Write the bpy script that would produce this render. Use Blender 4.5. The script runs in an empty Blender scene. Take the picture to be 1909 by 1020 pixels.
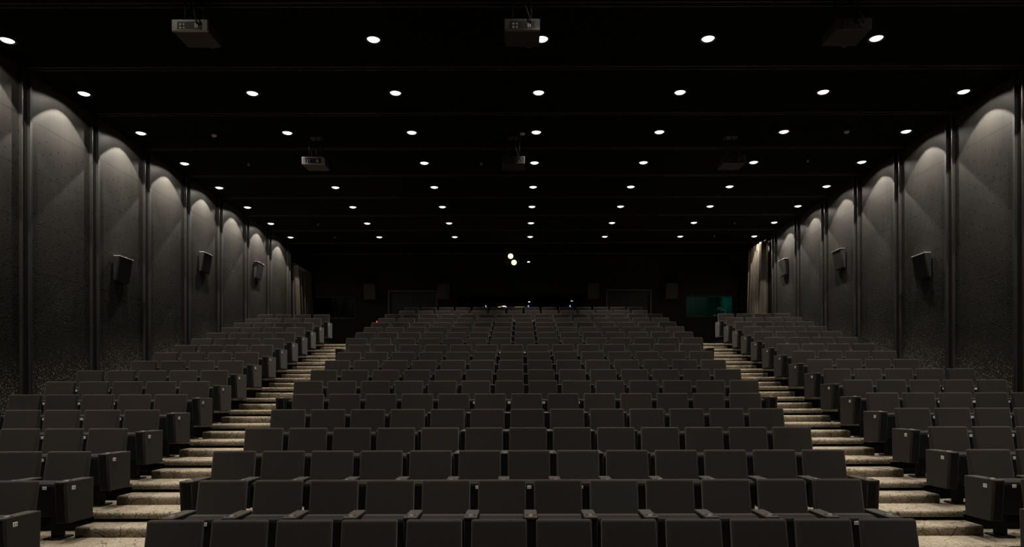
import bpy, bmesh, math, random
from mathutils import Vector, Matrix
random.seed(7)
scene = bpy.context.scene
C = scene.collection
PI = math.pi

# ------------------------------------------------------------------ place constants (metres)
EYE = 2.153                 # camera height above the front floor
W = 0.60                    # seat pitch
CX = 0.096                  # centre line of the seating
CEIL = 7.95
XL, XR = -8.73, 8.92        # side walls
YB = 28.0                   # back wall
HS = 1.02                   # top of a backrest above its floor
NROWS = 19
NC = [12, 12, 13, 13, 13, 13, 14, 14, 14, 14, 14, 15, 15, 15, 15, 15, 15, 14, 14]
SIDE = [8.70, 8.80, 8.92, 9.10, 9.22, 9.32, 9.44, 9.57, 9.73, 9.82, 9.88, 9.99, 10.07, 10.16, 10.26, 10.33, 10.36]


def row_y(k):
    if k == 1: return 6.30
    if k == 2: return 7.317
    return 763.8 * (0.00836 + 0.00127 * (k - 1))


def row_floor(k):
    d = 1.133 if k == 1 else 0.885 - 0.2375 * (k - 2)
    return EYE - d - HS


def px(x, y, Y):
    """a point of the picture at depth Y -> world X, Z"""
    return (x - 971) * Y / 1273.0, EYE + (741 - y) * Y / 1273.0


# ------------------------------------------------------------------ materials
def nmat(name):
    m = bpy.data.materials.new(name); m.use_nodes = True
    nt = m.node_tree
    return m, nt, nt.nodes['Principled BSDF']


def mat(name, col, rough=0.6, metal=0.0, noise=0.0, nscale=40.0, bump=0.0, sheen=0.0, spec=0.5, emit=None, es=0.0, rnd=0.0):
    m, nt, p = nmat(name)
    p.inputs['Base Color'].default_value = (*col, 1)
    p.inputs['Roughness'].default_value = rough
    p.inputs['Metallic'].default_value = metal
    p.inputs['Specular IOR Level'].default_value = spec
    if sheen:
        p.inputs['Sheen Weight'].default_value = sheen
        p.inputs['Sheen Roughness'].default_value = 0.5
    if emit:
        p.inputs['Emission Color'].default_value = (*emit, 1)
        p.inputs['Emission Strength'].default_value = es
    if noise or bump or rnd:
        tc = nt.nodes.new('ShaderNodeTexCoord')
        n = nt.nodes.new('ShaderNodeTexNoise')
        n.inputs['Scale'].default_value = nscale; n.inputs['Detail'].default_value = 4
        nt.links.new(tc.outputs['Object'], n.inputs['Vector'])
        if noise or rnd:
            mr = nt.nodes.new('ShaderNodeMapRange')
            mr.inputs[1].default_value = 0.3; mr.inputs[2].default_value = 0.7
            mr.inputs[3].default_value = 1 - noise; mr.inputs[4].default_value = 1 + noise
            nt.links.new(n.outputs['Fac'], mr.inputs[0])
            fac = mr.outputs[0]
            if rnd:
                oi = nt.nodes.new('ShaderNodeObjectInfo')
                m2 = nt.nodes.new('ShaderNodeMapRange')
                m2.inputs[3].default_value = 1 - rnd; m2.inputs[4].default_value = 1 + rnd
                nt.links.new(oi.outputs['Random'], m2.inputs[0])
                mu = nt.nodes.new('ShaderNodeMath'); mu.operation = 'MULTIPLY'
                nt.links.new(fac, mu.inputs[0]); nt.links.new(m2.outputs[0], mu.inputs[1])
                fac = mu.outputs[0]
            vm = nt.nodes.new('ShaderNodeVectorMath'); vm.operation = 'SCALE'
            vm.inputs[0].default_value = col
            nt.links.new(fac, vm.inputs['Scale'])
            nt.links.new(vm.outputs[0], p.inputs['Base Color'])
        if bump:
            b = nt.nodes.new('ShaderNodeBump'); b.inputs['Strength'].default_value = bump; b.inputs['Distance'].default_value = 0.004
            nt.links.new(n.outputs['Fac'], b.inputs['Height']); nt.links.new(b.outputs[0], p.inputs['Normal'])
    return m


FABRIC = mat('seat_fabric', (0.0200, 0.0161, 0.0146), 0.95, noise=0.10, nscale=60, bump=0.15, sheen=0.10, spec=0.2, rnd=0.10)
FABRIC_GREY = mat('worn_seat_fabric', (0.0240, 0.0232, 0.0208), 0.95, noise=0.10, nscale=60, bump=0.15, sheen=0.10, spec=0.2)
ARMTOP = mat('armrest_fabric', (0.038, 0.0335, 0.030), 0.85, noise=0.12, nscale=70, bump=0.1, spec=0.3)
PANFAB = mat('black_seat_shell', (0.004, 0.0037, 0.0035), 0.8, noise=0.15, nscale=30, spec=0.25)
PEDESTAL = mat('black_pedestal_paint', (0.006, 0.006, 0.006), 0.6, noise=0.1, spec=0.3)
HOLDER = mat('cup_holder_plastic', (0.006, 0.006, 0.006), 0.45, noise=0.1, spec=0.5)
PLATE = mat('number_plate', (0.92, 0.92, 0.88), 0.45, noise=0.05, nscale=90)
INK = mat('plate_ink', (0.03, 0.03, 0.03), 0.6, noise=0.05)
BLACKWALL = mat('black_wall_paint', (0.009, 0.0085, 0.008), 0.9, noise=0.25, nscale=1.5, spec=0.2)
BLACKCEIL = mat('black_ceiling_paint', (0.003, 0.003, 0.003), 0.95, noise=0.2, nscale=0.8, spec=0.06)
RAIL = mat('ceiling_rail_metal', (0.05, 0.047, 0.042), 0.5, noise=0.1, nscale=8)
COLUMN = mat('black_steel_column', (0.008, 0.0075, 0.007), 0.7, metal=0.0, noise=0.2, nscale=6)
STRIP = mat('aluminium_strip', (0.030, 0.028, 0.025), 0.45, metal=0.2, noise=0.15, nscale=10)
RISER = mat('black_riser_paint', (0.005, 0.005, 0.005), 0.85, noise=0.2, nscale=5, spec=0.15)
SPEAKER = mat('speaker_black', (0.014, 0.013, 0.014), 0.65, noise=0.1, nscale=12)
GRILLE = mat('speaker_grille_cloth', (0.020, 0.019, 0.021), 0.85, noise=0.2, nscale=160, bump=0.2)
EDGE_GLINT = mat('speaker_edge_glint', (0.60, 0.57, 0.54), 0.4, noise=0.05)  # pale tone paints the highlight along the cabinet's top edge
PROJ = mat('projector_shell_lit', (0.34, 0.325, 0.29), 0.5, noise=0.06, nscale=15)  # shell colour lightened, lamp light on the front painted in
PROJ_SHADE = mat('projector_shell_shaded', (0.030, 0.023, 0.019), 0.6, noise=0.06, nscale=15)  # same shell darkened, shade on the body painted in
PROJ_SHADE_DARK = mat('projector_shell_black_shaded', (0.009, 0.008, 0.007), 0.7, noise=0.06, nscale=15)  # body shade painted in for the darker projectors
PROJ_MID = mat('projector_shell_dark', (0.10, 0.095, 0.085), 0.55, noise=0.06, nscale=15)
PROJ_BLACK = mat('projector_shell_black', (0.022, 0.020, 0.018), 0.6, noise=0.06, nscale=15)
PROJ_DARK = mat('projector_recess', (0.02, 0.02, 0.02), 0.6, noise=0.1)
PROJ_PORT = mat('projector_port_metal', (0.75, 0.74, 0.70), 0.35, noise=0.1)
DETECT = mat('detector_plastic', (0.45, 0.42, 0.36), 0.5, noise=0.05)
BRASS = mat('sprinkler_metal', (0.35, 0.32, 0.27), 0.35, metal=0.6, noise=0.05)
RINGM = mat('downlight_ring', (0.02, 0.02, 0.02), 0.5, noise=0.1)
LENS = mat('downlight_lens', (0.9, 0.9, 0.9), 0.3, noise=0.02, emit=(1.0, 0.95, 0.86), es=2.2)
SPOTLENS = mat('amber_spot_lens', (0.9, 0.85, 0.7), 0.3, noise=0.02, emit=(1.0, 0.83, 0.50), es=1.7)
DOOR = mat('black_door_leaf', (0.008, 0.008, 0.008), 0.7, noise=0.2, nscale=6)
DOORFRAME = mat('door_frame_paint', (0.045, 0.043, 0.038), 0.6, noise=0.1)
CABIN = mat('booth_room_paint', (0.004, 0.004, 0.004), 0.8, noise=0.1, nscale=3)
TEALROOM = mat('teal_room_paint', (0.010, 0.0125, 0.012), 0.8, noise=0.15, nscale=2)
PALE = mat('pale_plastic', (0.6, 0.62, 0.6), 0.5, noise=0.05)
DESK = mat('console_shell', (0.02, 0.02, 0.022), 0.5, noise=0.1)
LED = {n: mat('led_' + n, c, 0.4, noise=0.02, emit=c, es=s) for n, c, s in (
    ('white', (0.9, 0.95, 1.0), 1.3), ('green', (0.1, 0.8, 0.45), 0.9), ('red', (1.0, 0.10, 0.06), 1.0), ('blue', (0.15, 0.25, 1.0), 1.2),
    ('yellow', (0.45, 0.42, 0.10), 0.5), ('cyan', (0.35, 0.75, 0.9), 1.0))}


def carpet_mat():
    m, nt, p = nmat('cracked_pattern_carpet')
    N, L = nt.nodes, nt.links
    g = N.new('ShaderNodeNewGeometry')
    dn = N.new('ShaderNodeTexNoise'); dn.inputs['Scale'].default_value = 3.0; dn.inputs['Detail'].default_value = 2
    L.new(g.outputs['Position'], dn.inputs['Vector'])
    add = N.new('ShaderNodeVectorMath'); add.operation = 'MULTIPLY_ADD'
    add.inputs[1].default_value = (0.18, 0.18, 0.18)
    L.new(dn.outputs['Color'], add.inputs[0]); L.new(g.outputs['Position'], add.inputs[2])
    masks = []
    for sc, wd in ((4.2, 0.010), (8.5, 0.014)):
        v = N.new('ShaderNodeTexVoronoi'); v.feature = 'DISTANCE_TO_EDGE'; v.inputs['Scale'].default_value = sc
        v.inputs['Randomness'].default_value = 1.0
        L.new(add.outputs[0], v.inputs['Vector'])
        mr = N.new('ShaderNodeMapRange'); mr.inputs[1].default_value = wd * 0.5; mr.inputs[2].default_value = wd * 1.6
        L.new(v.outputs['Distance'], mr.inputs[0]); masks.append(mr.outputs[0])
    # the finer network only shows in patches, so that lines break off
    pn = N.new('ShaderNodeTexNoise'); pn.inputs['Scale'].default_value = 2.2
    L.new(g.outputs['Position'], pn.inputs['Vector'])
    pr = N.new('ShaderNodeMapRange'); pr.inputs[1].default_value = 0.42; pr.inputs[2].default_value = 0.58
    L.new(pn.outputs['Fac'], pr.inputs[0])
    mx = N.new('ShaderNodeMath'); mx.operation = 'MAXIMUM'
    L.new(masks[1], mx.inputs[0]); L.new(pr.outputs[0], mx.inputs[1])
    mul = N.new('ShaderNodeMath'); mul.operation = 'MULTIPLY'
    L.new(masks[0], mul.inputs[0]); L.new(mx.outputs[0], mul.inputs[1])
    fn = N.new('ShaderNodeTexNoise'); fn.inputs['Scale'].default_value = 55; fn.inputs['Detail'].default_value = 5
    L.new(g.outputs['Position'], fn.inputs['Vector'])
    cr = N.new('ShaderNodeMix'); cr.data_type = 'RGBA'
    cr.inputs[6].default_value = (0.02, 0.018, 0.014, 1); cr.inputs[7].default_value = (0.56, 0.485, 0.375, 1)
    L.new(fn.outputs['Fac'], cr.inputs[0])
    mix = N.new('ShaderNodeMix'); mix.data_type = 'RGBA'
    mix.inputs[6].default_value = (0.06, 0.05, 0.04, 1)
    L.new(mul.outputs[0], mix.inputs[0]); L.new(cr.outputs[2], mix.inputs[7])
    L.new(mix.outputs[2], p.inputs['Base Color'])
    p.inputs['Roughness'].default_value = 1.0; p.inputs['Specular IOR Level'].default_value = 0.1
    b = N.new('ShaderNodeBump'); b.inputs['Strength'].default_value = 0.8; b.inputs['Distance'].default_value = 0.015
    L.new(fn.outputs['Fac'], b.inputs['Height']); L.new(b.outputs[0], p.inputs['Normal'])
    return m


CARPET = carpet_mat()


def panel_mat():
    """dark brushed wall panels: solid at the top, pierced by ever more and larger holes downwards, an open net over a pale backing near the floor"""
    m, nt, p = nmat('pierced_wall_panel')
    N, L = nt.nodes, nt.links

    def math_(op, a, b=None, c=None, clamp=False):
        n = N.new('ShaderNodeMath'); n.operation = op; n.use_clamp = clamp
        for i, v in enumerate((a, b, c)):
            if v is None: continue
            if isinstance(v, (int, float)): n.inputs[i].default_value = v
            else: L.new(v, n.inputs[i])
        return n.outputs[0]

    def ramp(x, a, b, c, d):
        n = N.new('ShaderNodeMapRange')
        for i, v in enumerate((a, b, c, d)): n.inputs[i + 1].default_value = v
        L.new(x, n.inputs[0]); return n.outputs[0]
    g = N.new('ShaderNodeNewGeometry')
    s = N.new('ShaderNodeSeparateXYZ'); L.new(g.outputs['Position'], s.inputs[0])
    Y, Z = s.outputs[1], s.outputs[2]
    fl = math_('ADD', math_('MULTIPLY', math_('SUBTRACT', Y, 7.3), 0.245), 0.25)     # the rake of the floor
    t = math_('DIVIDE', math_('SUBTRACT', Z, fl), math_('SUBTRACT', 7.12, fl))
    cv = N.new('ShaderNodeCombineXYZ'); L.new(math_('ADD', math_('MULTIPLY', Y, 0.906), math_('MULTIPLY', Z, 0.423)), cv.inputs[0]); L.new(math_('SUBTRACT', math_('MULTIPLY', Z, 0.906), math_('MULTIPLY', Y, 0.423)), cv.inputs[1])
    sc = N.new('ShaderNodeVectorMath'); sc.operation = 'SCALE'; sc.inputs['Scale'].default_value = 17.0
    L.new(cv.outputs[0], sc.inputs[0])
    v = N.new('ShaderNodeTexVoronoi'); v.voronoi_dimensions = '2D'; v.inputs['Scale'].default_value = 1; v.inputs['Randomness'].default_value = 0.75
    L.new(sc.outputs[0], v.inputs['Vector'])
    e = N.new('ShaderNodeTexVoronoi'); e.voronoi_dimensions = '2D'; e.feature = 'DISTANCE_TO_EDGE'; e.inputs['Scale'].default_value = 1; e.inputs['Randomness'].default_value = 0.75
    L.new(sc.outputs[0], e.inputs['Vector'])
    rn = N.new('ShaderNodeSeparateColor'); L.new(v.outputs['Color'], rn.inputs[0])
    # coarse, regular holes of the upper panels
    sc2 = N.new('ShaderNodeVectorMath'); sc2.operation = 'SCALE'; sc2.inputs['Scale'].default_value = 4.4
    L.new(cv.outputs[0], sc2.inputs[0])
    v2 = N.new('ShaderNodeTexVoronoi'); v2.voronoi_dimensions = '2D'; v2.inputs['Scale'].default_value = 1; v2.inputs['Randomness'].default_value = 0.12
    L.new(sc2.outputs[0], v2.inputs['Vector'])
    rad2 = math_('MULTIPLY', ramp(t, 0.95, 1.0, 0.085, 0.0), math_('ADD', ramp(t, 0.6, 0.95, 1.0, 0.75), 0))
    hole2 = math_('MULTIPLY', math_('LESS_THAN', v2.outputs['Distance'], rad2), math_('LESS_THAN', t, 0.985))
    # fine holes
    prob = ramp(t, 0.90, 0.38, 0.0, 0.95)
    rad = ramp(t, 0.80, 0.15, 0.16, 0.26)
    radr = math_('MULTIPLY', rad, ramp(rn.outputs[1], 0, 1, 0.65, 1.25))
    hole = math_('MULTIPLY', math_('LESS_THAN', v.outputs['Distance'], radr), math_('LESS_THAN', rn.outputs[0], prob))
    net = math_('GREATER_THAN', e.outputs['Distance'], ramp(t, 0.34, 0.10, 0.40, 0.10))
    net = math_('MULTIPLY', net, math_('LESS_THAN', t, 0.34))
    allh = math_('MAXIMUM', math_('MAXIMUM', hole, hole2), net)
    # soft height for the rims
    rim = N.new('ShaderNodeMapRange'); rim.inputs[3].default_value = 0; rim.inputs[4].default_value = 1
    L.new(v.outputs['Distance'], rim.inputs[0]); L.new(math_('MULTIPLY', radr, 0.85), rim.inputs[1]); L.new(math_('MULTIPLY', radr, 1.25), rim.inputs[2])
    soft = math_('MULTIPLY', math_('SUBTRACT', 1.0, rim.outputs[0]), math_('LESS_THAN', rn.outputs[0], prob))
    height = math_('SUBTRACT', 1.0, math_('MAXIMUM', soft, net))
    # seams between panel courses
    fr = math_('FRACT', math_('DIVIDE', math_('SUBTRACT', Z, 6.22), 0.90))
    seam = math_('LESS_THAN', math_('ABSOLUTE', math_('SUBTRACT', fr, 0.5)), 0.490)
    # brushed streaks
    st = N.new('ShaderNodeTexNoise'); st.inputs['Scale'].default_value = 1.0; st.inputs['Detail'].default_value = 5
    mp = N.new('ShaderNodeMapping'); mp.inputs['Scale'].default_value = (3, 14, 0.7)
    L.new(g.outputs['Position'], mp.inputs['Vector']); L.new(mp.outputs[0], st.inputs['Vector'])
    cl = N.new('ShaderNodeTexNoise'); cl.inputs['Scale'].default_value = 1.1; cl.inputs['Detail'].default_value = 4
    L.new(g.outputs['Position'], cl.inputs['Vector'])
    tone = math_('MULTIPLY', ramp(st.outputs['Fac'], 0.25, 0.75, 0.86, 1.14), ramp(cl.outputs['Fac'], 0.3, 0.7, 0.85, 1.15))
    tone = math_('MULTIPLY', tone, math_('ADD', math_('MULTIPLY', seam, 0.45), 0.55))
    base = N.new('ShaderNodeVectorMath'); base.operation = 'SCALE'; base.inputs[0].default_value = (0.027, 0.0258, 0.0240)
    L.new(tone, base.inputs['Scale'])
    back = N.new('ShaderNodeMix'); back.data_type = 'RGBA'
    back.inputs[6].default_value = (0.003, 0.003, 0.003, 1); back.inputs[7].default_value = (0.27, 0.25, 0.215, 1)  # small holes painted black for the shade inside, wide ones show the backing
    L.new(math_('MULTIPLY', ramp(t, 0.31, 0.12, 0.0, 1.0), ramp(rn.outputs[2], 0, 1, 0.25, 1.0)), back.inputs[0])
    col = N.new('ShaderNodeMix'); col.data_type = 'RGBA'
    L.new(allh, col.inputs[0]); L.new(base.outputs[0], col.inputs[6]); L.new(back.outputs[2], col.inputs[7])
    L.new(col.outputs[2], p.inputs['Base Color'])
    L.new(ramp(allh, 0, 1, 0.55, 0.9), p.inputs['Roughness'])
    p.inputs['Metallic'].default_value = 0.0
    p.inputs['Specular IOR Level'].default_value = 0.12
    b = N.new('ShaderNodeBump'); b.inputs['Strength'].default_value = 1.0; b.inputs['Distance'].default_value = 0.02
    L.new(height, b.inputs['Height']); L.new(b.outputs[0], p.inputs['Normal'])
    return m


PANEL = panel_mat()


def curtain_mat():
    return mat('heavy_curtain_cloth', (0.10, 0.088, 0.072), 0.95, noise=0.12, nscale=30, bump=0.1, spec=0.1)


CURTAIN = curtain_mat()


def glass_mat():
    m = bpy.data.materials.new('window_glass'); m.use_nodes = True
    nt = m.node_tree; nt.nodes.clear()
    o = nt.nodes.new('ShaderNodeOutputMaterial'); mx = nt.nodes.new('ShaderNodeMixShader')
    t = nt.nodes.new('ShaderNodeBsdfTransparent'); g = nt.nodes.new('ShaderNodeBsdfGlossy')
    t.inputs[0].default_value = (0.85, 0.92, 0.90, 1); g.inputs['Roughness'].default_value = 0.03; mx.inputs[0].default_value = 0.02
    nt.links.new(t.outputs[0], mx.inputs[1]); nt.links.new(g.outputs[0], mx.inputs[2]); nt.links.new(mx.outputs[0], o.inputs[0])
    return m


GLASS = glass_mat()


# ------------------------------------------------------------------ mesh helpers
def box(bm, x0, x1, y0, y1, z0, z1, mi=0, bev=0.0, seg=2):
    vs = [bm.verts.new((x, y, z)) for z in (z0, z1) for y in (y0, y1) for x in (x0, x1)]
    q = [(0, 2, 3, 1), (4, 5, 7, 6), (0, 1, 5, 4), (2, 6, 7, 3), (0, 4, 6, 2), (1, 3, 7, 5)]
    fs = [bm.faces.new([vs[i] for i in f]) for f in q]
    for f in fs: f.material_index = mi
    if bev: _bevel(bm, fs, bev, seg)
    return fs


def _bevel(bm, fs, bev, seg):
    es = list({e for f in fs for e in f.edges})
    r = bmesh.ops.bevel(bm, geom=es, offset=bev, segments=seg, profile=0.5, affect='EDGES', clamp_overlap=True)
    for f in r['faces']: f.smooth = True


def prism(bm, pts, x0, x1, mi=0, bev=0.0, seg=2):
    """pts: outline in the YZ plane, pulled out along X"""
    a = [bm.verts.new((x0, y, z)) for y, z in pts]; b = [bm.verts.new((x1, y, z)) for y, z in pts]
    n = len(pts)
    fs = [bm.faces.new(a), bm.faces.new(b[::-1])]
    fs += [bm.faces.new((a[i], b[i], b[(i + 1) % n], a[(i + 1) % n])) for i in range(n)]
    bmesh.ops.recalc_face_normals(bm, faces=fs)
    for f in fs: f.material_index = mi
    if bev: _bevel(bm, fs, bev, seg)
    return fs


def lathe(bm, prof, seg=20, mi=0, M=None):
    rings = []
    for r, z in prof:
        rings.append([bm.verts.new((r * math.cos(2 * PI * i / seg), r * math.sin(2 * PI * i / seg), z)) for i in range(seg)] if r > 1e-6 else [bm.verts.new((0, 0, z))])
    fs = []
    for a, b in zip(rings, rings[1:]):
        for i in range(seg):
            j = (i + 1) % seg
            if len(a) == 1 and len(b) == 1: continue
            if len(a) == 1: f = bm.faces.new((a[0], b[i], b[j]))
            elif len(b) == 1: f = bm.faces.new((a[i], a[j], b[0]))
            else: f = bm.faces.new((a[i], a[j], b[j], b[i]))
            f.material_index = mi; f.smooth = True; fs.append(f)
    if M is not None:
        bmesh.ops.transform(bm, matrix=M, verts=list({v for f in fs for v in f.verts}))
    bmesh.ops.recalc_face_normals(bm, faces=fs)
    return fs


def tube(bm, pts, r, seg=8, mi=0):
    pts = [Vector(p) for p in pts]; rings = []
    for i, p in enumerate(pts):
        d = (pts[min(i + 1, len(pts) - 1)] - pts[max(i - 1, 0)]).normalized()
        u = d.cross(Vector((0, 0, 1)) if abs(d.z) < 0.9 else Vector((1, 0, 0))).normalized(); w = d.cross(u)
        rings.append([bm.verts.new(p + r * (math.cos(2 * PI * k / seg) * u + math.sin(2 * PI * k / seg) * w)) for k in range(seg)])
    fs = [bm.faces.new(rings[0]), bm.faces.new(rings[-1][::-1])]
    for a, b in zip(rings, rings[1:]):
        for k in range(seg):
            f = bm.faces.new((a[k], a[(k + 1) % seg], b[(k + 1) % seg], b[k])); f.smooth = True; fs.append(f)
    for f in fs: f.material_index = mi
    bmesh.ops.recalc_face_normals(bm, faces=fs)


def mesh(name, bm, *mats):
    me = bpy.data.meshes.new(name); bm.to_mesh(me); bm.free()
    for m in mats: me.materials.append(m)
    return me


def link(name, me, parent=None, loc=(0, 0, 0), rot=(0, 0, 0)):
    o = bpy.data.objects.new(name, me); C.objects.link(o)
    o.location = loc; o.rotation_euler = rot
    if parent is not None: o.parent = parent
    return o


def tag(o, label, cat, group=None, kind=None):
    o['label'] = label; o['category'] = cat
    if group: o['group'] = group
    if kind: o['kind'] = kind
    return o


def thing(name, label, cat, loc=(0, 0, 0), rot=(0, 0, 0), group=None):
    return tag(link(name, None, None, loc, rot), label, cat, group)


def struct(name, bm, mats, label, cat, parent=None):
    o = link(name, mesh(name, bm, *mats), parent)
    o['kind'] = 'structure'
    if parent is None: o['label'] = label; o['category'] = cat
    return o


ORD = ['', 'first', 'second', 'third', 'fourth', 'fifth', 'sixth', 'seventh', 'eighth', 'ninth', 'tenth', 'eleventh', 'twelfth', 'thirteenth',
       'fourteenth', 'fifteenth', 'sixteenth', 'seventeenth', 'eighteenth', 'nineteenth']
FR = ['', 'front'] + ORD[2:]

# ------------------------------------------------------------------ floor: raked platforms, aisle steps
bm = bmesh.new()
EDGE = {k: row_y(k) - 0.72 for k in range(2, NROWS + 1)}
box(bm, XL, XR, -2.0, EDGE[2] + 0.06, -0.20, 0.0, 0)
for k in range(2, 18):
    z = row_floor(k); y0 = EDGE[k]; y1 = (EDGE[k + 1] + 0.06) if k < 17 else YB
    box(bm, XL, XR, y0, y1, z - 0.05, z, 0)                                       # carpeted deck
    box(bm, XL, XR, y0 + 0.02, y0 + 0.06, row_floor(k - 1), z - 0.05, 1)          # black riser set back under it
for k in (18, 19):                                                                # two more platforms in the middle
    z = row_floor(k); hw = NC[k - 1] * W / 2 + 0.35
    box(bm, CX - hw, CX + hw, EDGE[k], (EDGE[19] + 0.06) if k == 18 else YB, z - 0.05, z, 0)
    box(bm, CX - hw + 0.02, CX + hw - 0.02, EDGE[k] + 0.02, EDGE[k] + 0.06, row_floor(k - 1), z - 0.05, 1)
    for s in (-1, 1):
        box(bm, CX + s * (hw - 0.04) - 0.02, CX + s * (hw - 0.04) + 0.02, EDGE[k] + 0.06, YB, row_floor(17), z - 0.05, 1)
floor = struct('floor', bm, (CARPET, RISER), 'raked floor with beige carpet cracked by thin dark lines', 'floor')


def nosing(x0, x1, y0, y1, z0, z1, r, mi=0):
    """carpet slab with a rolled front edge"""
    b = bmesh.new()
    pts = [(y1, z0), (y1, z1)]
    for i in range(7):
        a = PI / 2 + i * PI / 2 / 6
        pts.append((y0 + r + r * math.cos(a), z1 - r + r * math.sin(a)))
    pts.append((y0, z0))
    fs = prism(b, pts, x0, x1, mi)
    for f in fs[2:]: f.smooth = True
    return b


for k in range(2, 18):
    zk, zp = row_floor(k), row_floor(k - 1)
    for s in (-1, 1):
        inner = CX + s * (min(NC[k - 1], NC[k - 2]) * W / 2 + 0.02)
        outer = CX + s * (SIDE[k - 1] * W - 0.02)
        a, b_ = sorted((inner, outer))
        lip = nosing(a, b_, EDGE[k] - 0.035, EDGE[k] + 0.05, zk - 0.078, zk + 0.004, 0.03)
        struct('platform_nosing', lip, (CARPET,), '', '', floor)
        zs = (zk + zp) / 2
        st = nosing(a, b_, EDGE[k] - 0.40, EDGE[k] + 0.019, zp, zs, 0.035)
        struct('aisle_step', st, (CARPET,), '', '', floor)

# ------------------------------------------------------------------ walls
for nm, x0, x1, side in (('wall_left', XL - 0.2, XL, 'left'), ('wall_right', XR, XR + 0.2, 'right')):
    bm = bmesh.new(); ye = 25.80 if side == 'left' else 24.25
    box(bm, x0, x1, -2.0, ye, -0.2, CEIL + 0.25, 0)
    b2 = bmesh.new(); box(b2, x0, x1, ye, YB, -0.2, CEIL + 0.25, 0)
    struct(nm + '_rear', b2, (BLACKWALL,), f'plain black end of the {side} wall behind the curtain', 'wall')
    struct(nm, bm, (PANEL,), f'dark pierced metal wall panels along the {side} side of the auditorium', 'wall')

# ------------------------------------------------------------------ ceiling: panels with slots between
SL = [10.05 + 1.94 * i for i in range(-6, 10)]
bm = bmesh.new()
box(bm, XL, XR, -2.0, YB, CEIL + 0.12, CEIL + 0.25, 0)
edges = [-2.0] + SL + [YB]
for i in range(len(edges) - 1):
    box(bm, XL, XR, edges[i] + (0.055 if i else 0), edges[i + 1] - (0.055 if i < len(edges) - 2 else 0), CEIL, CEIL + 0.12, 0)
struct('ceiling', bm, (BLACKCEIL,), 'black panelled ceiling with slots running across the hall', 'ceiling')
n_trim = 0
for i, y in enumerate(SL):
    for s in (-1, 1):
        bm = bmesh.new()
        box(bm, XL, XR, y + s * 0.055 - 0.007, y + s * 0.055 + 0.007, CEIL - 0.018, CEIL + 0.03, 0)
        n_trim += 1
        struct(f'trim_{n_trim}', bm, (RAIL,), f'thin dark metal rail along the {ORD[min(i + 1, 19)]} ceiling slot, {"near" if s < 0 else "far"} edge', 'trim')

# wall columns between panels
COLS = {'left': [12.0 + 1.945 * i for i in range(-2, 8)], 'right': [12.16 + 1.965 * i for i in range(-2, 7)]}
for side, ys in COLS.items():
    for i, y in enumerate(ys):
        s = 1 if side == 'left' else -1
        xw = XL if side == 'left' else XR
        zb = 0.245 * (y - 7.3)
        bm = bmesh.new()

        def cb(d0, d1, y0, y1, mi):
            a, b = sorted((xw + s * d0, xw + s * d1)); box(bm, a, b, y0, y1, zb, CEIL, mi, 0.004, 1)
        cb(0.0, 0.035, y - 0.10, y + 0.10, 0)
        cb(0.0, 0.085, y + 0.045, y + 0.10, 0)
        cb(0.0, 0.060, y - 0.115, y - 0.085, 1)
        n_trim += 1
        struct(f'trim_{n_trim}', bm, (COLUMN, STRIP), f'black steel column between {side} wall panels, {ORD[i + 1]} from the front', 'column')

# ------------------------------------------------------------------ back wall with windows, doors and the booth opening
OPEN = [('w', 578, 662, 553, 592), ('d', 724, 816, 541, None), ('b', 852, 1090, 550, 583), ('d', 1130, 1215, 540, None), ('w', 1279, 1366, 552, 590)]
ZB17, ZB19 = row_floor(17), row_floor(19)
rects = []
for t, a, b, c, d in OPEN:
    x0, zt = px(a, c, YB); x1, _ = px(b, c, YB)
    z0 = px(a, d, YB)[1] if d else ZB17
    rects.append((t, x0, x1, z0, zt))
bm = bmesh.new()
xs = XL
for t, x0, x1, z0, z1 in rects:
    box(bm, xs, x0, YB, YB + 0.2, 0, CEIL, 0); xs = x1
    box(bm, x0, x1, YB, YB + 0.2, z1, CEIL, 0)
    if t != 'd': box(bm, x0, x1, YB, YB + 0.2, 0, z0, 0)
box(bm, xs, XR, YB, YB + 0.2, 0, CEIL, 0)
bmesh.ops.remove_doubles(bm, verts=bm.verts, dist=1e-4)
struct('wall_back', bm, (BLACKWALL,), 'matt black back wall with doorways, control booth and two windows', 'wall')
bm = bmesh.new(); box(bm, XL - 0.2, XR + 0.2, -2.2, -2.0, -0.2, CEIL + 0.25, 0)
struct('wall_front', bm, (BLACKWALL,), 'black wall behind the stage', 'wall')
nw = nd = 0
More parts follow.
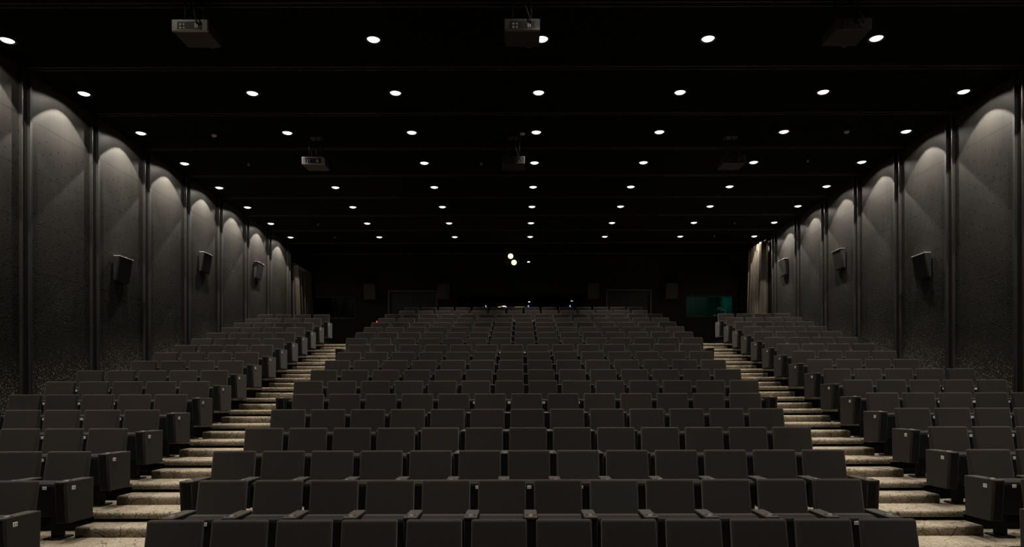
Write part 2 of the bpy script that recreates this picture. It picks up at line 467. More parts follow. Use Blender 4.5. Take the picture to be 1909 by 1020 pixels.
for t, x0, x1, z0, z1 in rects:
    if t == 'd':
        nd += 1
        bm = bmesh.new()
        box(bm, x0, x0 + 0.06, YB - 0.03, YB + 0.2, z0, z1, 0); box(bm, x1 - 0.06, x1, YB - 0.03, YB + 0.2, z0, z1, 0); box(bm, x0 + 0.06, x1 - 0.06, YB - 0.03, YB + 0.2, z1 - 0.06, z1, 0)
        d = struct(f'door_{nd}', bm, (DOORFRAME,), f'black double door in a grey frame, {"left" if nd == 1 else "right"} of the control booth', 'door')
        xm = (x0 + x1) / 2
        for s in (-1, 1):
            bm = bmesh.new(); a, b = sorted((xm + s * 0.004, xm + s * ((x1 - x0) / 2 - 0.065)))
            box(bm, a, b, YB + 0.10, YB + 0.15, z0, z1 - 0.065, 0, 0.004, 1)
            lf = struct('door_leaf', bm, (DOOR,), '', '', d)
            bm = bmesh.new(); tube(bm, [(xm + s * 0.12, YB + 0.06, z0 + 0.9), (xm + s * 0.12, YB + 0.06, z0 + 1.4)], 0.014)
            struct('door_handle', bm, (STRIP,), '', '', lf)
    else:
        # the room behind, a shell of its own
        deep = 2.2
        col = TEALROOM if x0 > 4 else CABIN
        bm = bmesh.new()
        m_ = 0.25; zf = z0 - 0.9; zc = z1 + 0.5
        ya, yb = YB + 0.201, YB + 0.2 + deep
        if x0 > 4: zc = z1 + 0.5; m_ = 0.06
        box(bm, x0 - m_, x1 + m_, yb, yb + 0.05, zf, zc)
        box(bm, x0 - m_ - 0.05, x0 - m_, ya, yb, zf, zc); box(bm, x1 + m_, x1 + m_ + 0.05, ya, yb, zf, zc)
        box(bm, x0 - m_, x1 + m_, ya, yb, zc, zc + 0.05); box(bm, x0 - m_, x1 + m_, ya, yb, zf - 0.05, zf)
        if t == 'w':
            nw += 1
            struct('wall_booth_' + ('left' if nw == 1 else 'right'), bm, (col,), 'walls of the small room behind the ' + ('dark' if nw == 1 else 'teal lit') + ' window', 'wall')
            bm = bmesh.new()
            for (a, b, c, d) in ((x0, x1, z0 - 0.05, z0), (x0, x1, z1 - 0.03, z1)):
                box(bm, a, b, YB - 0.04 if c < z0 else YB, YB + 0.1, c if c < z0 else c, d)
            box(bm, x0, x0 + 0.03, YB, YB + 0.1, z0, z1 - 0.03); box(bm, x1 - 0.03, x1, YB, YB + 0.1, z0, z1 - 0.03)
            wn = struct(f'window_{nw}', bm, (DOOR,), 'black framed booth window ' + ('with a dark room behind' if nw == 1 else 'glowing faint teal'), 'window')
            bm = bmesh.new(); box(bm, x0 + 0.03, x1 - 0.03, YB + 0.05, YB + 0.058, z0, z1 - 0.03)
            struct('window_glass', bm, (GLASS,), '', '', wn)
        else:
            struct('wall_booth_middle', bm, (BLACKWALL,), 'black walls of the open control booth behind the last row', 'wall')
WIN_L, BOOTH, WIN_R = rects[0], rects[2], rects[4]

# things behind the windows (standing on a ledge inside)
for (t, x0, x1, z0, z1), nm in ((WIN_L, 'dark'), (WIN_R, 'teal lit')):
    lg = thing('wall_desk', f'narrow black desk inside the {nm} booth window', 'desk', ((x0 + x1) / 2, YB + 0.45, z0 - 0.03))
    bm = bmesh.new(); box(bm, -(x1 - x0) / 2, (x1 - x0) / 2, -0.24, 0.25, -0.04, 0, 0, 0.005, 1); link('desk_top', mesh('desk_top', bm, DESK), lg)
    for s in (-1, 1):
        bm = bmesh.new(); box(bm, s * (x1 - x0) * 0.42 - 0.02, s * (x1 - x0) * 0.42 + 0.02, -0.2, 0.22, -0.87, -0.04, 0, 0.005, 1); link('leg', mesh('desk_leg', bm, DESK), lg)
for xp, w, h, lab in ((626, 0.07, 0.10, 'small grey cup on the desk behind the dark booth window'), (638, 0.10, 0.09, 'wider pale cup on the desk behind the dark booth window')):
    X, _ = px(xp, 588, YB + 0.4)
    bm = bmesh.new(); lathe(bm, [(0, 0.005), (0, 0), (w * 0.40, 0), (w * 0.5, h), (w * 0.46, h), (w * 0.37, 0.006), (0, 0.006)], 16)
    tag(link('cup', mesh('cup', bm, PALE), None, (X, YB + 0.42, WIN_L[3] - 0.03)), lab, 'cup', 'cups behind the booth window')
X, _ = px(1333, 585, YB + 0.4)
bm = bmesh.new(); lathe(bm, [(0, 0), (0.045, 0), (0.055, 0.13), (0.05, 0.13), (0.04, 0.008), (0, 0.008)], 16)
tag(link('cup', mesh('cup_tall', bm, PALE), None, (X, YB + 0.42, WIN_R[3] - 0.03)), 'pale cup on the desk behind the teal lit window', 'cup', 'cups behind the booth window')
X, _ = px(1353, 590, YB + 0.45)
lamp = thing('desk_lamp', 'pale bent arm desk lamp behind the teal lit window', 'lamp', (X, YB + 0.47, WIN_R[3] - 0.03))
bm = bmesh.new(); lathe(bm, [(0, 0), (0.08, 0), (0.08, 0.015), (0.015, 0.02), (0, 0.02)], 20); link('base', mesh('lamp_base', bm, PALE), lamp)
bm = bmesh.new(); tube(bm, [(0, 0, 0.015), (0.005, 0, 0.3), (-0.02, 0, 0.34), (-0.25, 0, 0.35)], 0.014); link('arm', mesh('lamp_arm', bm, PALE), lamp)
bm = bmesh.new(); box(bm, -0.32, -0.10, -0.05, 0.05, 0.40, 0.425, 0, 0.006, 1); box(bm, -0.32, -0.295, -0.03, 0.03, 0.345, 0.40, 0); link('lamp_shade', mesh('lamp_shade', bm, PALE), lamp)

# ------------------------------------------------------------------ control booth desk
t, bx0, bx1, bz0, bz1 = BOOTH
bm = bmesh.new()
con = thing('control_desk', 'long black control desk with tiny coloured lamps in the middle booth', 'desk', ((bx0 + bx1) / 2, YB + 0.85, bz0 - 0.04))
hw = (bx1 - bx0) / 2 - 0.1
prism(bm, [(-0.45, 0), (0.45, 0), (0.45, 0.14), (-0.45, 0.05)], -hw, hw, 0, 0.01, 2); link('desk_top', mesh('desk_top', bm, DESK), con)
for s in (-1, 0, 1):
    bm = bmesh.new(); box(bm, s * hw * 0.9 - 0.03, s * hw * 0.9 + 0.03, -0.4, 0.4, -0.855, 0, 0, 0.006, 1); link('leg', mesh('desk_leg', bm, DESK), con)


def on_desk(xp, yp, yo=0.0):
    X, Z = px(xp, yp, YB + 0.85 + yo); return X - con.location.x, yo, Z - con.location.z


def led(xp, yp, wpx, hpx, colour, yo=0.0):
    x, y, z = on_desk(xp, yp, yo); s = (YB + 0.85) / 1273
    bm = bmesh.new(); box(bm, x - wpx * s / 2, x + wpx * s / 2, y - 0.012, y + 0.012, z - hpx * s / 2, z + hpx * s / 2, 0, 0.004, 1)
    o = link('indicator_lamp', mesh('indicator_lamp', bm, LED[colour]), con); o['label'] = colour + ' indicator lamp'


# meter bridge that carries the lamps
for a, b in ((897, 915), (926, 948), (958, 980), (980, 996), (1054, 1070)):
    x0, y, z = on_desk(a, 577); x1, _, _ = on_desk(b, 577)
    bm = bmesh.new(); box(bm, x0, x1, 0.0, 0.22, 0.10, on_desk(a, 570)[2] , 0, 0.01, 2); link('meter_bridge', mesh('meter_bridge', bm, DESK), con)
led(931, 572.5, 4, 1.6, 'green', -0.012); led(934.5, 571.3, 2, 2, 'red', -0.012); led(940, 571, 6, 1.6, 'white', -0.012); led(943.8, 572.3, 2, 1.6, 'cyan', -0.012)
for i in range(5): led(961.5 + i * 3.7, 572.2, 2.2, 1.1, 'yellow', -0.012)
for xp in (906, 985.3, 1063):
    led(xp, 570.6, 1.5, 2.6, 'cyan', -0.012); led(xp + 0.8, 573.2, 2.0, 2.0, 'blue', -0.012)
for xp, yh, lab in ((905, 567.5, 'dim'), (987.3, 563.6, 'bright'), (1067, 562, 'slim')):
    x, y, z = on_desk(xp, 570); zh = on_desk(xp, yh)[2]
    g = thing('gooseneck_lamp', f'{lab} white gooseneck lamp on the control desk, {"left end" if xp < 950 else "middle" if xp < 1000 else "right end"}', 'lamp', (con.location.x + x, con.location.y + 0.11, con.location.z + on_desk(897, 570)[2] + 0.006), group='control desk lamps')
    h = zh - on_desk(897, 570)[2]
    bm = bmesh.new(); tube(bm, [(0.03, 0, 0), (0.035, 0, h * 0.6 + 0.02), (0.02, 0, h + 0.05), (0, 0, h + 0.035)], 0.006); link('neck', mesh('lamp_neck', bm, PROJ_DARK), g)
    bm = bmesh.new(); lathe(bm, [(0, 0.022), (0.03, 0.018), (0.042, 0), (0.036, -0.008), (0, -0.01)], 16); hd = link('lamp_head', mesh('lamp_head', bm, LED['white'] if lab != 'dim' else PALE), g, (-0.005, 0, h + 0.02))
    hd.scale = (1.1 if lab != 'slim' else 1.2, 1, 1 if lab == 'bright' else 0.5)

# ------------------------------------------------------------------ seats
def backrest_mesh(m):
    bm = bmesh.new()
    th = 0.10; sl = 0.15 / 0.68
    pts = [(0.004, HS), (-0.15, HS - 0.68), (-0.15 + th + 0.01, HS - 0.68), (0.075, HS)]
    prism(bm, pts, -0.256, 0.256, 0, 0.020, 3)
    return mesh('seat_backrest', bm, m)


def arm_mesh():
    bm = bmesh.new()
    prism(bm, [(-0.10, 0.690), (-0.55, 0.690), (-0.53, 0.40), (-0.165, 0.40)], -0.062, 0.062, 1, 0.008, 2)
    box(bm, -0.066, 0.066, -0.555, -0.100, 0.6905, 0.720, 0, 0.010, 2)
    return mesh('seat_armrest', bm, ARMTOP, PANFAB)


def cushion_mesh():
    bm = bmesh.new()
    prism(bm, [(-0.165, 0.675), (-0.18, 0.69), (-0.31, 0.69), (-0.315, 0.30), (-0.21, 0.30)], -0.226, 0.226, 0, 0.014, 2)
    return mesh('folded_seat_cushion', bm, FABRIC)


def pan_mesh():
    bm = bmesh.new()
    prism(bm, [(-0.317, 0.685), (-0.395, 0.675), (-0.405, 0.64), (-0.375, 0.30), (-0.317, 0.28)], -0.226, 0.226, 0, 0.010, 2)
    return mesh('folded_seat_pan', bm, PANFAB)


def plate_mesh(w, h, facing):
    """little pale plate with dark marks; facing: 'y' towards the stage, +1 / -1 along X"""
    bm = bmesh.new()
    box(bm, -w / 2, w / 2, -0.002, 0.002, -h / 2, h / 2, 0, 0.001, 1)
    for cx_ in (-0.22, 0.22):
        for (a, b, c, d) in ((-0.11, 0.11, 0.26, 0.34), (-0.11, 0.11, -0.04, 0.04), (-0.11, 0.11, -0.34, -0.26), (-0.11, -0.05, -0.3, 0.3), (0.05, 0.11, -0.3, 0.3)):
            box(bm, (cx_ + a) * w, (cx_ + b) * w, -0.0026, -0.0015, c * h, d * h, 1)
    if facing == 1: bmesh.ops.transform(bm, matrix=Matrix.Rotation(PI / 2, 4, 'Z'), verts=bm.verts)
    if facing == -1: bmesh.ops.transform(bm, matrix=Matrix.Rotation(-PI / 2, 4, 'Z'), verts=bm.verts)
    return mesh('number_plate', bm, PLATE, INK)


def holder_mesh():
    bm = bmesh.new()
    lathe(bm, [(0.0, 0.0015), (0.040, 0.0015), (0.042, 0.006), (0.049, 0.008), (0.053, 0.0)], 20)
    return mesh('cup_holder', bm, HOLDER)


def pedestal_mesh():
    bm = bmesh.new()
    box(bm, -0.10, 0.10, -0.30, -0.03, 0.0, 0.02, 0, 0.006, 1)
    box(bm, -0.045, 0.045, -0.24, -0.10, 0.02, 0.29, 0, 0.01, 1)
    box(bm, -0.28, 0.28, -0.22, -0.14, 0.26, 0.30, 0, 0.008, 1)
    return mesh('seat_pedestal', bm, PEDESTAL)


def end_mesh(s):
    bm = bmesh.new()
    pts = [(-0.085, 0.692), (-0.58, 0.692), (-0.545, 0.245), (-0.10, 0.245)]
    a, b = sorted((-s * 0.065, s * 0.046)); prism(bm, pts, a, b, 1, 0.008, 2)
    a, b = sorted((-s * 0.067, s * 0.048)); box(bm, a, b, -0.585, -0.083, 0.6925, 0.720, 0, 0.010, 2)
    return mesh('seat_end_panel', bm, ARMTOP, PANFAB)


def pad_mesh(s):
    bm = bmesh.new()
    pts = [(-0.083, 0.719), (-0.587, 0.719), (-0.550, 0.240), (-0.098, 0.240)]
    a, b = sorted((s * 0.049, s * 0.072)); prism(bm, pts, a, b, 0, 0.008, 2)
    return mesh('seat_side_pad', bm, FABRIC)


ME = dict(back=backrest_mesh(FABRIC), back_grey=backrest_mesh(FABRIC_GREY), arm=arm_mesh(), cushion=cushion_mesh(), pan=pan_mesh(), plate=plate_mesh(0.046, 0.036, 'y'),
          holder=holder_mesh(), ped=pedestal_mesh(), end={1: end_mesh(1), -1: end_mesh(-1)}, pad={1: pad_mesh(1), -1: pad_mesh(-1)},
          rplate={1: plate_mesh(0.062, 0.044, 1), -1: plate_mesh(0.062, 0.044, -1)})

todo = []       # (row, x, block, number from its aisle, left end?, right end?, n)
for k in range(1, NROWS + 1):
    n = NC[k - 1]
    for i in range(n):
        todo.append((k, CX + (i - (n - 1) / 2) * W, 'middle', i + 1, i == 0, i == n - 1, n, False))
    if k <= 17:
        n = 5 if k <= 8 else 4
        for s in (-1, 1):
            for i in range(n):
                x = CX + s * (SIDE[k - 1] * W + 0.273 + i * W)
                near = 971 + 1273 * (x - s * 0.40) / (row_y(k) - 0.5)
                if k == 1: continue
                hid = near < 4 or near > 1905            # outside the frame
                inner, outer = i == 0, i == n - 1
                todo.append((k, x, 'left' if s < 0 else 'right', i + 1, outer if s < 0 else inner, inner if s < 0 else outer, n, hid))
todo.sort(key=lambda q: (q[0], abs(q[1])))


def seat_parts(k, x, block, num, le, re, n, grey=False):
    """(part name, mesh, offset, parent index or None)"""
    P = [('backrest', ME['back_grey'] if grey else ME['back'], (0, 0, 0), None), ('seat_cushion', ME['cushion'], (0, 0, 0), None),
         ('seat_pan', ME['pan'], (0, 0, 0), None), ('pedestal', ME['ped'], (0, 0, 0), None)]
    P.append(('number_plate', ME['plate'], (0, -0.4045, 0.625), 2))

    def side(s, end):
        if end:
            i = len(P); P.append(('end_panel', ME['end'][s], (s * W / 2, 0, 0), None))
            P.append(('side_pad', ME['pad'][s], (0, 0, 0), i))
            P.append(('row_plate', ME['rplate'][s], (s * 0.0735, -0.455, 0.640), i))
        else:
            i = len(P); P.append(('armrest', ME['arm'], (s * W / 2, 0, 0), None))
        if k <= 7: P.append(('cup_holder', ME['holder'], (0, -0.47, 0.719), i))
    side(-1, le)
    if re or (block == 'left' and num == 1): side(1, True)
    if block == 'right' and num == 1: pass
    return P


SEATS = 'rows of charcoal cinema seats'
GREY = {(7, 'middle', 4), (2, 'middle', 8), (3, 'middle', 8)}
far = bmesh.new()
far_mats = [FABRIC, PANFAB, ARMTOP, PEDESTAL, PLATE, INK, HOLDER, FABRIC_GREY]
count = 0
for q in todo:
    k, x, block, num, le, re, n, hid = q
    base = Vector((x, row_y(k), row_floor(k)))
    grey = (k, block, num) in GREY
    P = seat_parts(*q[:7], grey=grey)
    if hid or count < 300:
        count += 0 if hid else 1
        if block == 'middle':
            where = f'{ORD[num]} from the left aisle in the {FR[k]} row of the middle block'
        else:
            where = f'{ORD[num]} from the aisle in the {FR[k]} row of the {block} block'
        lab = ('greyer worn' if grey else 'charcoal') + ' cinema seat, ' + where
        if grey: lab = f'greyer cinema seat, {where}'
        root = thing('cinema_seat', lab, 'seat', base, group=SEATS)
        made = []
        for nm, me, off, pi in P:
            o = link(nm, me, root if pi is None else made[pi], off)
            made.append(o)
    else:
        offs = []
        for nm, me, off, pi in P:
            o = Vector(off) + (offs[pi] if pi is not None else Vector((0, 0, 0))); offs.append(o)
            nv, nf = len(far.verts), len(far.faces)
            far.from_mesh(me)
            far.verts.ensure_lookup_table(); far.faces.ensure_lookup_table()
            bmesh.ops.translate(far, vec=base + o, verts=far.verts[nv:])
            remap = [far_mats.index(m) for m in me.materials]
            for f in far.faces[nf:]: f.material_index = remap[min(f.material_index, len(remap) - 1)]
o = link('distant_seating', mesh('distant_seating', far, *far_mats))
tag(o, 'rearmost rows of charcoal cinema seats in front of the back wall', 'seats', kind='stuff')

# red guide lamp on the aisle end of the sixteenth row
X, Z = px(703, 598.5, row_y(16) - 0.02)
gl = thing('guide_lamp', 'tiny red guide lamp on a stem at the aisle end of a rear row', 'lamp', (-4.405, row_y(16) - 0.03, row_floor(16)))
bm = bmesh.new(); lathe(bm, [(0, 0), (0.025, 0), (0.025, 0.012), (0.009, 0.016), (0.009, 0.86), (0, 0.86)], 12); link('stem', mesh('guide_lamp_stem', bm, PEDESTAL), gl)
bm = bmesh.new(); lathe(bm, [(0, 0.86), (0.014, 0.86), (0.016, 0.92), (0.010, 0.93), (0, 0.93)], 12); link('lamp_lens', mesh('guide_lamp_lens', bm, LED['red']), gl)

# ------------------------------------------------------------------ downlights
bm = bmesh.new(); lathe(bm, [(0.100, 0.0), (0.135, 0.0), (0.140, -0.008), (0.132, -0.016), (0.108, -0.014), (0.100, 0.0)], 28); ME_RING = mesh('downlight_ring', bm, RINGM)
bm = bmesh.new(); lathe(bm, [(0.0, -0.034), (0.05, -0.029), (0.085, -0.015), (0.0995, -0.001), (0.0995, 0.0), (0.0, 0.0)], 28); ME_LENS = mesh('downlight_lens', bm, LENS)


def spot_data(name, watt, deg, blend):
    d = bpy.data.lights.new(name, 'SPOT'); d.energy = watt; d.spot_size = math.radians(deg); d.spot_blend = blend
    d.shadow_soft_size = 0.03; d.color = (1.0, 0.91, 0.79)
    return d


CORE = spot_data('downlight_core', 520, 60, 0.9)
SIDECORE = spot_data('downlight_side_core', 170, 44, 1.0)
BEAM = spot_data('downlight_beam', 300, 94, 0.07)
SOFT = spot_data('downlight_soft', 46, 80, 0.40)
HAZE = spot_data('downlight_glow', 5, 156, 0.4)
SPILL = spot_data('downlight_spill', 30, 154, 0.15)
XS = [-8.29, -5.09, -2.37, 0.35, 3.04, 5.76, 8.43]
XLAB = ['nearest the left wall', 'second from the left wall', 'third from the left wall', 'in the middle', 'third from the right wall', 'second from the right wall', 'nearest the right wall']
YS = [11.04 - 1.94 * 3 + 1.94 * i for i in range(11)]
for r, y in enumerate(YS):
    for c, x in enumerate(XS):
        if r < 3: rl = ORD[3 - r] + ' row over the stage'
        else: rl = ['nearest', 'second', 'third', 'fourth', 'fifth', 'sixth', 'seventh', 'farthest'][r - 3] + ' visible row'
        t = thing('ceiling_downlight', f'round white ceiling downlight {XLAB[c]}, {rl}', 'light', (x, y, CEIL), group='ceiling downlights')
        link('trim_ring', ME_RING, t); link('lens', ME_LENS, t)
        for d in ((SIDECORE, BEAM, SPILL) if c in (0, 6) else (CORE, SOFT, HAZE)):      # the outer fixtures wash the walls
            l = bpy.data.objects.new(d.name, d); C.objects.link(l); l.parent = t; l.location = (0, 0, -0.05)
            if d is BEAM: l.rotation_euler[1] = math.radians(9 if c == 0 else -9)      # wall washers lean to their wall

# ------------------------------------------------------------------ projectors on the ceiling
def projector(X, Y, label, PROJ=PROJ, PORT=PROJ_PORT):
    t = thing('ceiling_projector', label, 'projector', (X, Y, CEIL), group='ceiling projectors')
    zt, zb = -0.50, -0.665
    bm = bmesh.new(); box(bm, -0.25, 0.25, 0.0, 0.46, zb, zt, 0, 0.02, 3); b = link('body', mesh('projector_body', bm, PROJ_SHADE if PORT is PROJ_PORT and PROJ is not PROJ_MID else PROJ_SHADE_DARK), t)
    bm = bmesh.new(); box(bm, -0.252, 0.252, -0.006, 0.03, zb - 0.002, zt + 0.002, 0, 0.012, 2); link('lit_front', mesh('projector_lit_front', bm, PROJ), t)  # added front slab, its lighter colour stands for light on the shell
    bm = bmesh.new(); box(bm, -0.17, 0.17, -0.012, 0.0, zb + 0.02, zt - 0.035, 0, 0.003, 1); cp = link('connector_panel', mesh('projector_panel', bm, PROJ_DARK), t)
    for (a, c, e, f) in ((-0.135, -0.110, 0.075, 0.10), (-0.085, -0.065, 0.075, 0.10), (-0.135, -0.110, 0.03, 0.055), (-0.085, -0.065, 0.03, 0.055), (0.075, 0.098, 0.035, 0.105), (0.105, 0.122, 0.035, 0.09)):
        bm = bmesh.new(); box(bm, a, c, -0.018, -0.011, zb + e, zb + f, 0, 0.002, 1); link('socket', mesh('projector_socket', bm, PORT), cp)
    bm = bmesh.new(); box(bm, -0.17, 0.17, -0.03, 0.0, zb - 0.004, zb + 0.014, 0, 0.004, 1); link('cable_tray', mesh('projector_tray', bm, PROJ), t)
    bm = bmesh.new(); lathe(bm, [(0, 0), (0.07, 0), (0.07, 0.06), (0.05, 0.07), (0, 0.05)], 20, 0, Matrix.Translation((0.1, 0.45, zb + 0.085)) @ Matrix.Rotation(-PI / 2, 4, 'X')); link('lens', mesh('projector_lens', bm, PROJ_DARK), t)
    bm = bmesh.new(); box(bm, -0.16, 0.16, 0.12, 0.34, -0.02, 0, 0, 0.003, 1); link('ceiling_plate', mesh('projector_plate', bm, PROJ_DARK), t)
    for sx, sy in ((-0.13, 0.15), (0.13, 0.15), (-0.13, 0.31), (0.13, 0.31)):
        bm = bmesh.new(); tube(bm, [(sx, sy, zt - 0.01), (sx, sy, -0.015)], 0.012); link('mount_rod', mesh('projector_rod', bm, PROJ_DARK), t)
    bm = bmesh.new(); tube(bm, [(0.12, -0.01, zb + 0.09), (0.11, -0.05, zt - 0.03), (0.06, 0.0, zt + 0.15), (0.03, 0.15, -0.2), (0.0, 0.2, -0.02)], 0.010); link('cable', mesh('projector_cable', bm, PROJ_DARK), t)


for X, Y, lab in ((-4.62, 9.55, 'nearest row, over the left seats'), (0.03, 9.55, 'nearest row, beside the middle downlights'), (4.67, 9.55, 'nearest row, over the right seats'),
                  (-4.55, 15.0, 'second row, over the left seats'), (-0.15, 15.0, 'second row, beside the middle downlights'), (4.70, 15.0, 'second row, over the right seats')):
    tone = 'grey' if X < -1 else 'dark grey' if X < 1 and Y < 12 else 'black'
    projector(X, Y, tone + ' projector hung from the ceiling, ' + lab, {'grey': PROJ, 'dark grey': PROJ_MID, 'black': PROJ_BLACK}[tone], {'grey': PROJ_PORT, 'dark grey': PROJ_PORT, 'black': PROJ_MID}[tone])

# detectors and sprinklers
bm = bmesh.new(); lathe(bm, [(0, -0.055), (0.03, -0.05), (0.045, -0.035), (0.055, -0.03), (0.06, 0), (0, 0)], 20); ME_DET = mesh('smoke_detector', bm, DETECT)
for xp, yp, lab in ((400, 250, 'left'), (975, 248, 'middle'), (1580, 246, 'right')):
    Y = 1273 * (CEIL - EYE) / (741 - yp)
    tag(link('smoke_detector', ME_DET, None, (px(xp, yp, Y)[0], Y, CEIL)), f'small beige smoke detector on the black ceiling, {lab} one of three', 'detector', 'smoke detectors')
bm = bmesh.new(); lathe(bm, [(0, -0.045), (0.035, -0.042), (0.035, -0.036), (0.010, -0.034), (0.010, -0.012), (0.03, -0.008), (0.03, 0), (0, 0)], 16); ME_SPR = mesh('sprinkler', bm, BRASS)
for xp, yp, lab in ((464, 304, 'left, nearer row'), (898, 304, 'middle, nearer row'), (1507, 300, 'right, nearer row'), (594, 417, 'left, middle row'), (1370, 416, 'right, middle row'), (625, 441, 'left, rear row'), (1332, 440, 'right, rear row')):
    Y = 1273 * (CEIL - EYE) / (741 - yp)
    tag(link('ceiling_sprinkler', ME_SPR, None, (px(xp, yp, Y)[0], Y, CEIL)), f'tiny metal fire sprinkler under the ceiling, {lab}', 'sprinkler', 'fire sprinklers')

# ------------------------------------------------------------------ loudspeakers
def wall_speaker(s, Y, Zc, label):
    xw = XL if s > 0 else XR
    t = thing('wall_speaker', label, 'speaker', (xw, Y, Zc), group='side wall loudspeakers')
    top, bot = 0.15, 0.07          # how far the front stands off the wall
    def pr(x0, x1, z0, z1, d, y0, y1, m, nm, bev):
        bm = bmesh.new()
        f = lambda z: bot + (top - bot) * (z + 0.26) / 0.52
        pts = [(x0, z0), (f(z0) + d if x1 is None else x1, z0), (f(z1) + d if x1 is None else x1, z1), (x0, z1)] if x0 is not None else [(f(z0) + 0.001, z0), (f(z0) + d, z0), (f(z1) + d, z1), (f(z1) + 0.001, z1)]
        a = [bm.verts.new((s * p, y0, z)) for p, z in pts]; b = [bm.verts.new((s * p, y1, z)) for p, z in pts]
        fs = [bm.faces.new(a), bm.faces.new(b[::-1])] + [bm.faces.new((a[i], b[i], b[(i + 1) % 4], a[(i + 1) % 4])) for i in range(4)]
        bmesh.ops.recalc_face_normals(bm, faces=fs); _bevel(bm, fs, bev, 2)
        link(nm, mesh('speaker_' + nm, bm, m), t)
    pr(0.02, None, -0.26, 0.26, 0.0, -0.26, 0.26, SPEAKER, 'cabinet', 0.01)
    pr(None, None, -0.24, 0.24, 0.012, -0.24, 0.24, GRILLE, 'grille', 0.004)
    bm = bmesh.new(); a, b = sorted((s * 0.03, s * (top + 0.016))); box(bm, a, b, -0.262, 0.262, 0.2605, 0.274, 0, 0.004, 2); link('top_glint', mesh('speaker_glint_strip', bm, EDGE_GLINT), t)  # added strip stands for the highlight on the top edge
    bm = bmesh.new(); a, b = sorted((0.0, s * 0.019)); box(bm, a, b, -0.06, 0.06, -0.15, 0.15, 0, 0.004, 1); link('wall_bracket', mesh('speaker_bracket', bm, PROJ_DARK), t)


for Y, yc, w in ((14.85, 500, 'nearest'), (18.75, 488, 'middle'), (22.55, 503, 'farthest')):
    z = EYE + (741 - yc) * (Y - 0.15) / 1273
    wall_speaker(1, Y, z, f'square black loudspeaker on the left pierced wall, {w} of three')
for Y, yc, w in ((15.05, 497, 'nearest'), (18.95, 484, 'middle'), (22.95, 499, 'farthest')):
    z = EYE + (741 - yc) * (Y - 0.15) / 1273
    wall_speaker(-1, Y, z, f'square black loudspeaker on the right pierced wall, {w} of three')
for xp, lab in ((693, 'left of the left doorway'), (829, 'between the left doorway and booth'), (1105, 'between the booth and right doorway'), (1249, 'right of the right doorway')):
    X, Z = px(xp, 546, YB)
    t = thing('back_speaker', f'black loudspeaker high on the back wall, {lab}', 'speaker', (X, YB, Z), group='back wall loudspeakers')
    bm = bmesh.new(); prism(bm, [(-0.10, -0.32), (-0.34, -0.30), (-0.44, 0.32), (-0.10, 0.36)], -0.24, 0.24, 0, 0.012, 2); link('cabinet', mesh('back_cabinet', bm, SPEAKER), t)
    bm = bmesh.new(); prism(bm, [(-0.342, -0.27), (-0.356, -0.27), (-0.447, 0.29), (-0.437, 0.29)], -0.21, 0.21, 0); link('grille', mesh('back_grille', bm, GRILLE), t)
    bm = bmesh.new(); box(bm, -0.05, 0.05, -0.10, 0.0, -0.12, 0.12, 0, 0.004, 1); link('mounting_bracket', mesh('back_bracket', bm, PROJ_DARK), t)

# twin amber spotlights hanging at the far end, and a small lamp beside
t = thing('twin_spotlight', 'hanging black box with two round amber white lamps near the booth', 'light', (px(955, 484, 26.0)[0], 26.0, CEIL))
bm = bmesh.new(); box(bm, -0.30, 0.30, 0.0, 0.35, -0.66, -0.10, 0, 0.015, 2); link('body', mesh('spot_body', bm, PROJ_DARK), t)
bm = bmesh.new(); box(bm, -0.05, 0.05, 0.12, 0.22, -0.10, 0.0, 0, 0.005, 1); link('bracket', mesh('spot_bracket', bm, PROJ_DARK), t)
for xp, yp in ((952.5, 477.7), (958.8, 489.5)):
    X, Z = px(xp, yp, 26.0)
    bm = bmesh.new(); lathe(bm, [(0.0, 0.03), (0.06, 0.024), (0.100, 0.004), (0.100, 0.0), (0, 0.0)], 24, 0, Matrix.Rotation(PI / 2, 4, 'X'))
    link('lamp_lens', mesh('spot_lens', bm, SPOTLENS), t, (X - t.location.x, -0.001, Z - CEIL))
X, Z = px(986, 488.5, 27.0)
t = thing('pendant_lamp', 'tiny white pendant lamp beside the amber spotlights', 'lamp', (X, 27.0, CEIL))
bm = bmesh.new(); tube(bm, [(0, 0, 0), (0, 0, Z - CEIL + 0.02)], 0.006); link('cord', mesh('pendant_cord', bm, PROJ_DARK), t)
bm = bmesh.new(); lathe(bm, [(0, 0.03), (0.03, 0.025), (0.06, 0.0), (0.055, -0.012), (0, -0.014)], 16); link('lamp_shade', mesh('pendant_shade', bm, LED['white']), t, (0, 0, Z - CEIL))
# four small squares high on the back wall
X, Z = px(1371, 484.5, YB)
t = thing('wall_vent', 'small four square vent high on the back wall', 'vent', (X, YB, Z))
bm = bmesh.new(); box(bm, -0.19, 0.19, -0.02, 0, -0.14, 0.14, 0, 0.004, 1); link('frame', mesh('vent_frame', bm, PROJ_DARK), t)
for sx in (-0.095, 0.095):
    for sz in (-0.07, 0.07):
        bm = bmesh.new(); box(bm, sx - 0.07, sx + 0.07, -0.03, -0.019, sz - 0.045, sz + 0.045, 0, 0.004, 1); link('grille', mesh('vent_grille', bm, COLUMN), t)

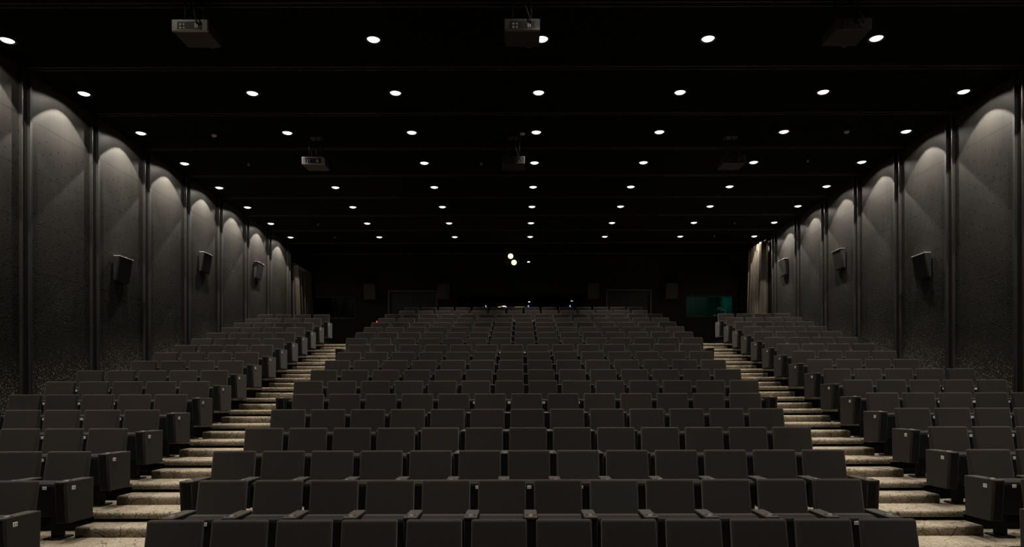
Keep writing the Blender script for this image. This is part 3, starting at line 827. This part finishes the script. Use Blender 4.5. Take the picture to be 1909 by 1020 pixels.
# ------------------------------------------------------------------ curtains at the far end of both side walls
def curtain(x, y0, y1, z0, z1, s, label, waves):
    bm = bmesh.new(); n = 120; rows = []
    for z in (z0, (z0 + z1) / 2, z1 - 0.05, z1):
        row = []
        for i in range(n + 1):
            u = i / n; y = y0 + (y1 - y0) * u
            a = 0.5 + 0.5 * math.sin(u * 2 * PI * waves + 1.0 * math.sin(u * 11))
            amp = 0.34 * (1.0 if z < z1 - 0.06 else 0.8)
            row.append(bm.verts.new((x + s * (0.05 + amp * a ** 1.4), y, z)))
        rows.append(row)
    fs = []
    for a, b in zip(rows, rows[1:]):
        for i in range(n):
            f = bm.faces.new((a[i], a[i + 1], b[i + 1], b[i])); f.smooth = True; fs.append(f)
    bmesh.ops.solidify(bm, geom=fs, thickness=0.008)
    bmesh.ops.recalc_face_normals(bm, faces=bm.faces)
    t = thing('stage_curtain', label, 'curtain', (0, 0, 0))
    link('curtain_cloth', mesh('curtain_cloth', bm, CURTAIN), t)
    bm = bmesh.new(); a, b = sorted((x + s * 0.16, x + s * 0.20)); box(bm, a, b, y0 - 0.05, y1 + 0.05, z1 + 0.0, z1 + 0.04, 0, 0.006, 1); link('curtain_rail', mesh('curtain_rail', bm, STRIP), t)


curtain(XR, 24.35, 25.75, row_floor(17) + 0.01, 7.72, -1, 'pleated beige brown curtain hanging along the right wall by the back', 6.5)
curtain(XL, 25.85, 27.6, row_floor(17) + 0.01, 7.2, 1, 'pleated dark curtain hanging along the left wall by the back', 6.0)

# ------------------------------------------------------------------ room lamps behind the windows
def point(name, loc, watt, colour, r=0.1):
    d = bpy.data.lights.new(name, 'POINT'); d.energy = watt; d.color = colour; d.shadow_soft_size = r
    o = bpy.data.objects.new(name, d); C.objects.link(o); o.location = loc


t, x0, x1, z0, z1 = WIN_R
point('booth_lamp', (x1 - 0.35, YB + 1.5, z1 - 0.12), 3.6, (0.05, 1.0, 0.72))
point('booth_lamp', (x0 + 0.5, YB + 1.7, z1 - 0.12), 3.0, (0.05, 1.0, 0.75))

# ------------------------------------------------------------------ camera, world, view
cam = bpy.data.cameras.new('camera'); co = bpy.data.objects.new('camera', cam); C.objects.link(co)
cam.sensor_width = 36.0; cam.lens = 36.0 * 1273.0 / 1909.0
cam.shift_x = -(971 - 954.5) / 1909.0; cam.shift_y = (741 - 510) / 1909.0
cam.clip_end = 100
co.matrix_world = Matrix.Translation((0, 0, EYE)) @ Matrix.Rotation(PI / 2, 4, 'X') @ Matrix.Rotation(math.radians(-0.13), 4, 'Z')
scene.camera = co
w = bpy.data.worlds.new('world'); scene.world = w; w.use_nodes = True
w.node_tree.nodes['Background'].inputs[0].default_value = (0, 0, 0, 1)
w.node_tree.nodes['Background'].inputs[1].default_value = 0
scene.view_settings.view_transform = 'Standard'; scene.view_settings.look = 'None'
scene.view_settings.exposure = 0.0; scene.view_settings.gamma = 1.0; scene.view_settings.use_curve_mapping = False
scene.cycles.max_bounces = 5; scene.cycles.diffuse_bounces = 3; scene.cycles.glossy_bounces = 3
scene.cycles.use_light_tree = True
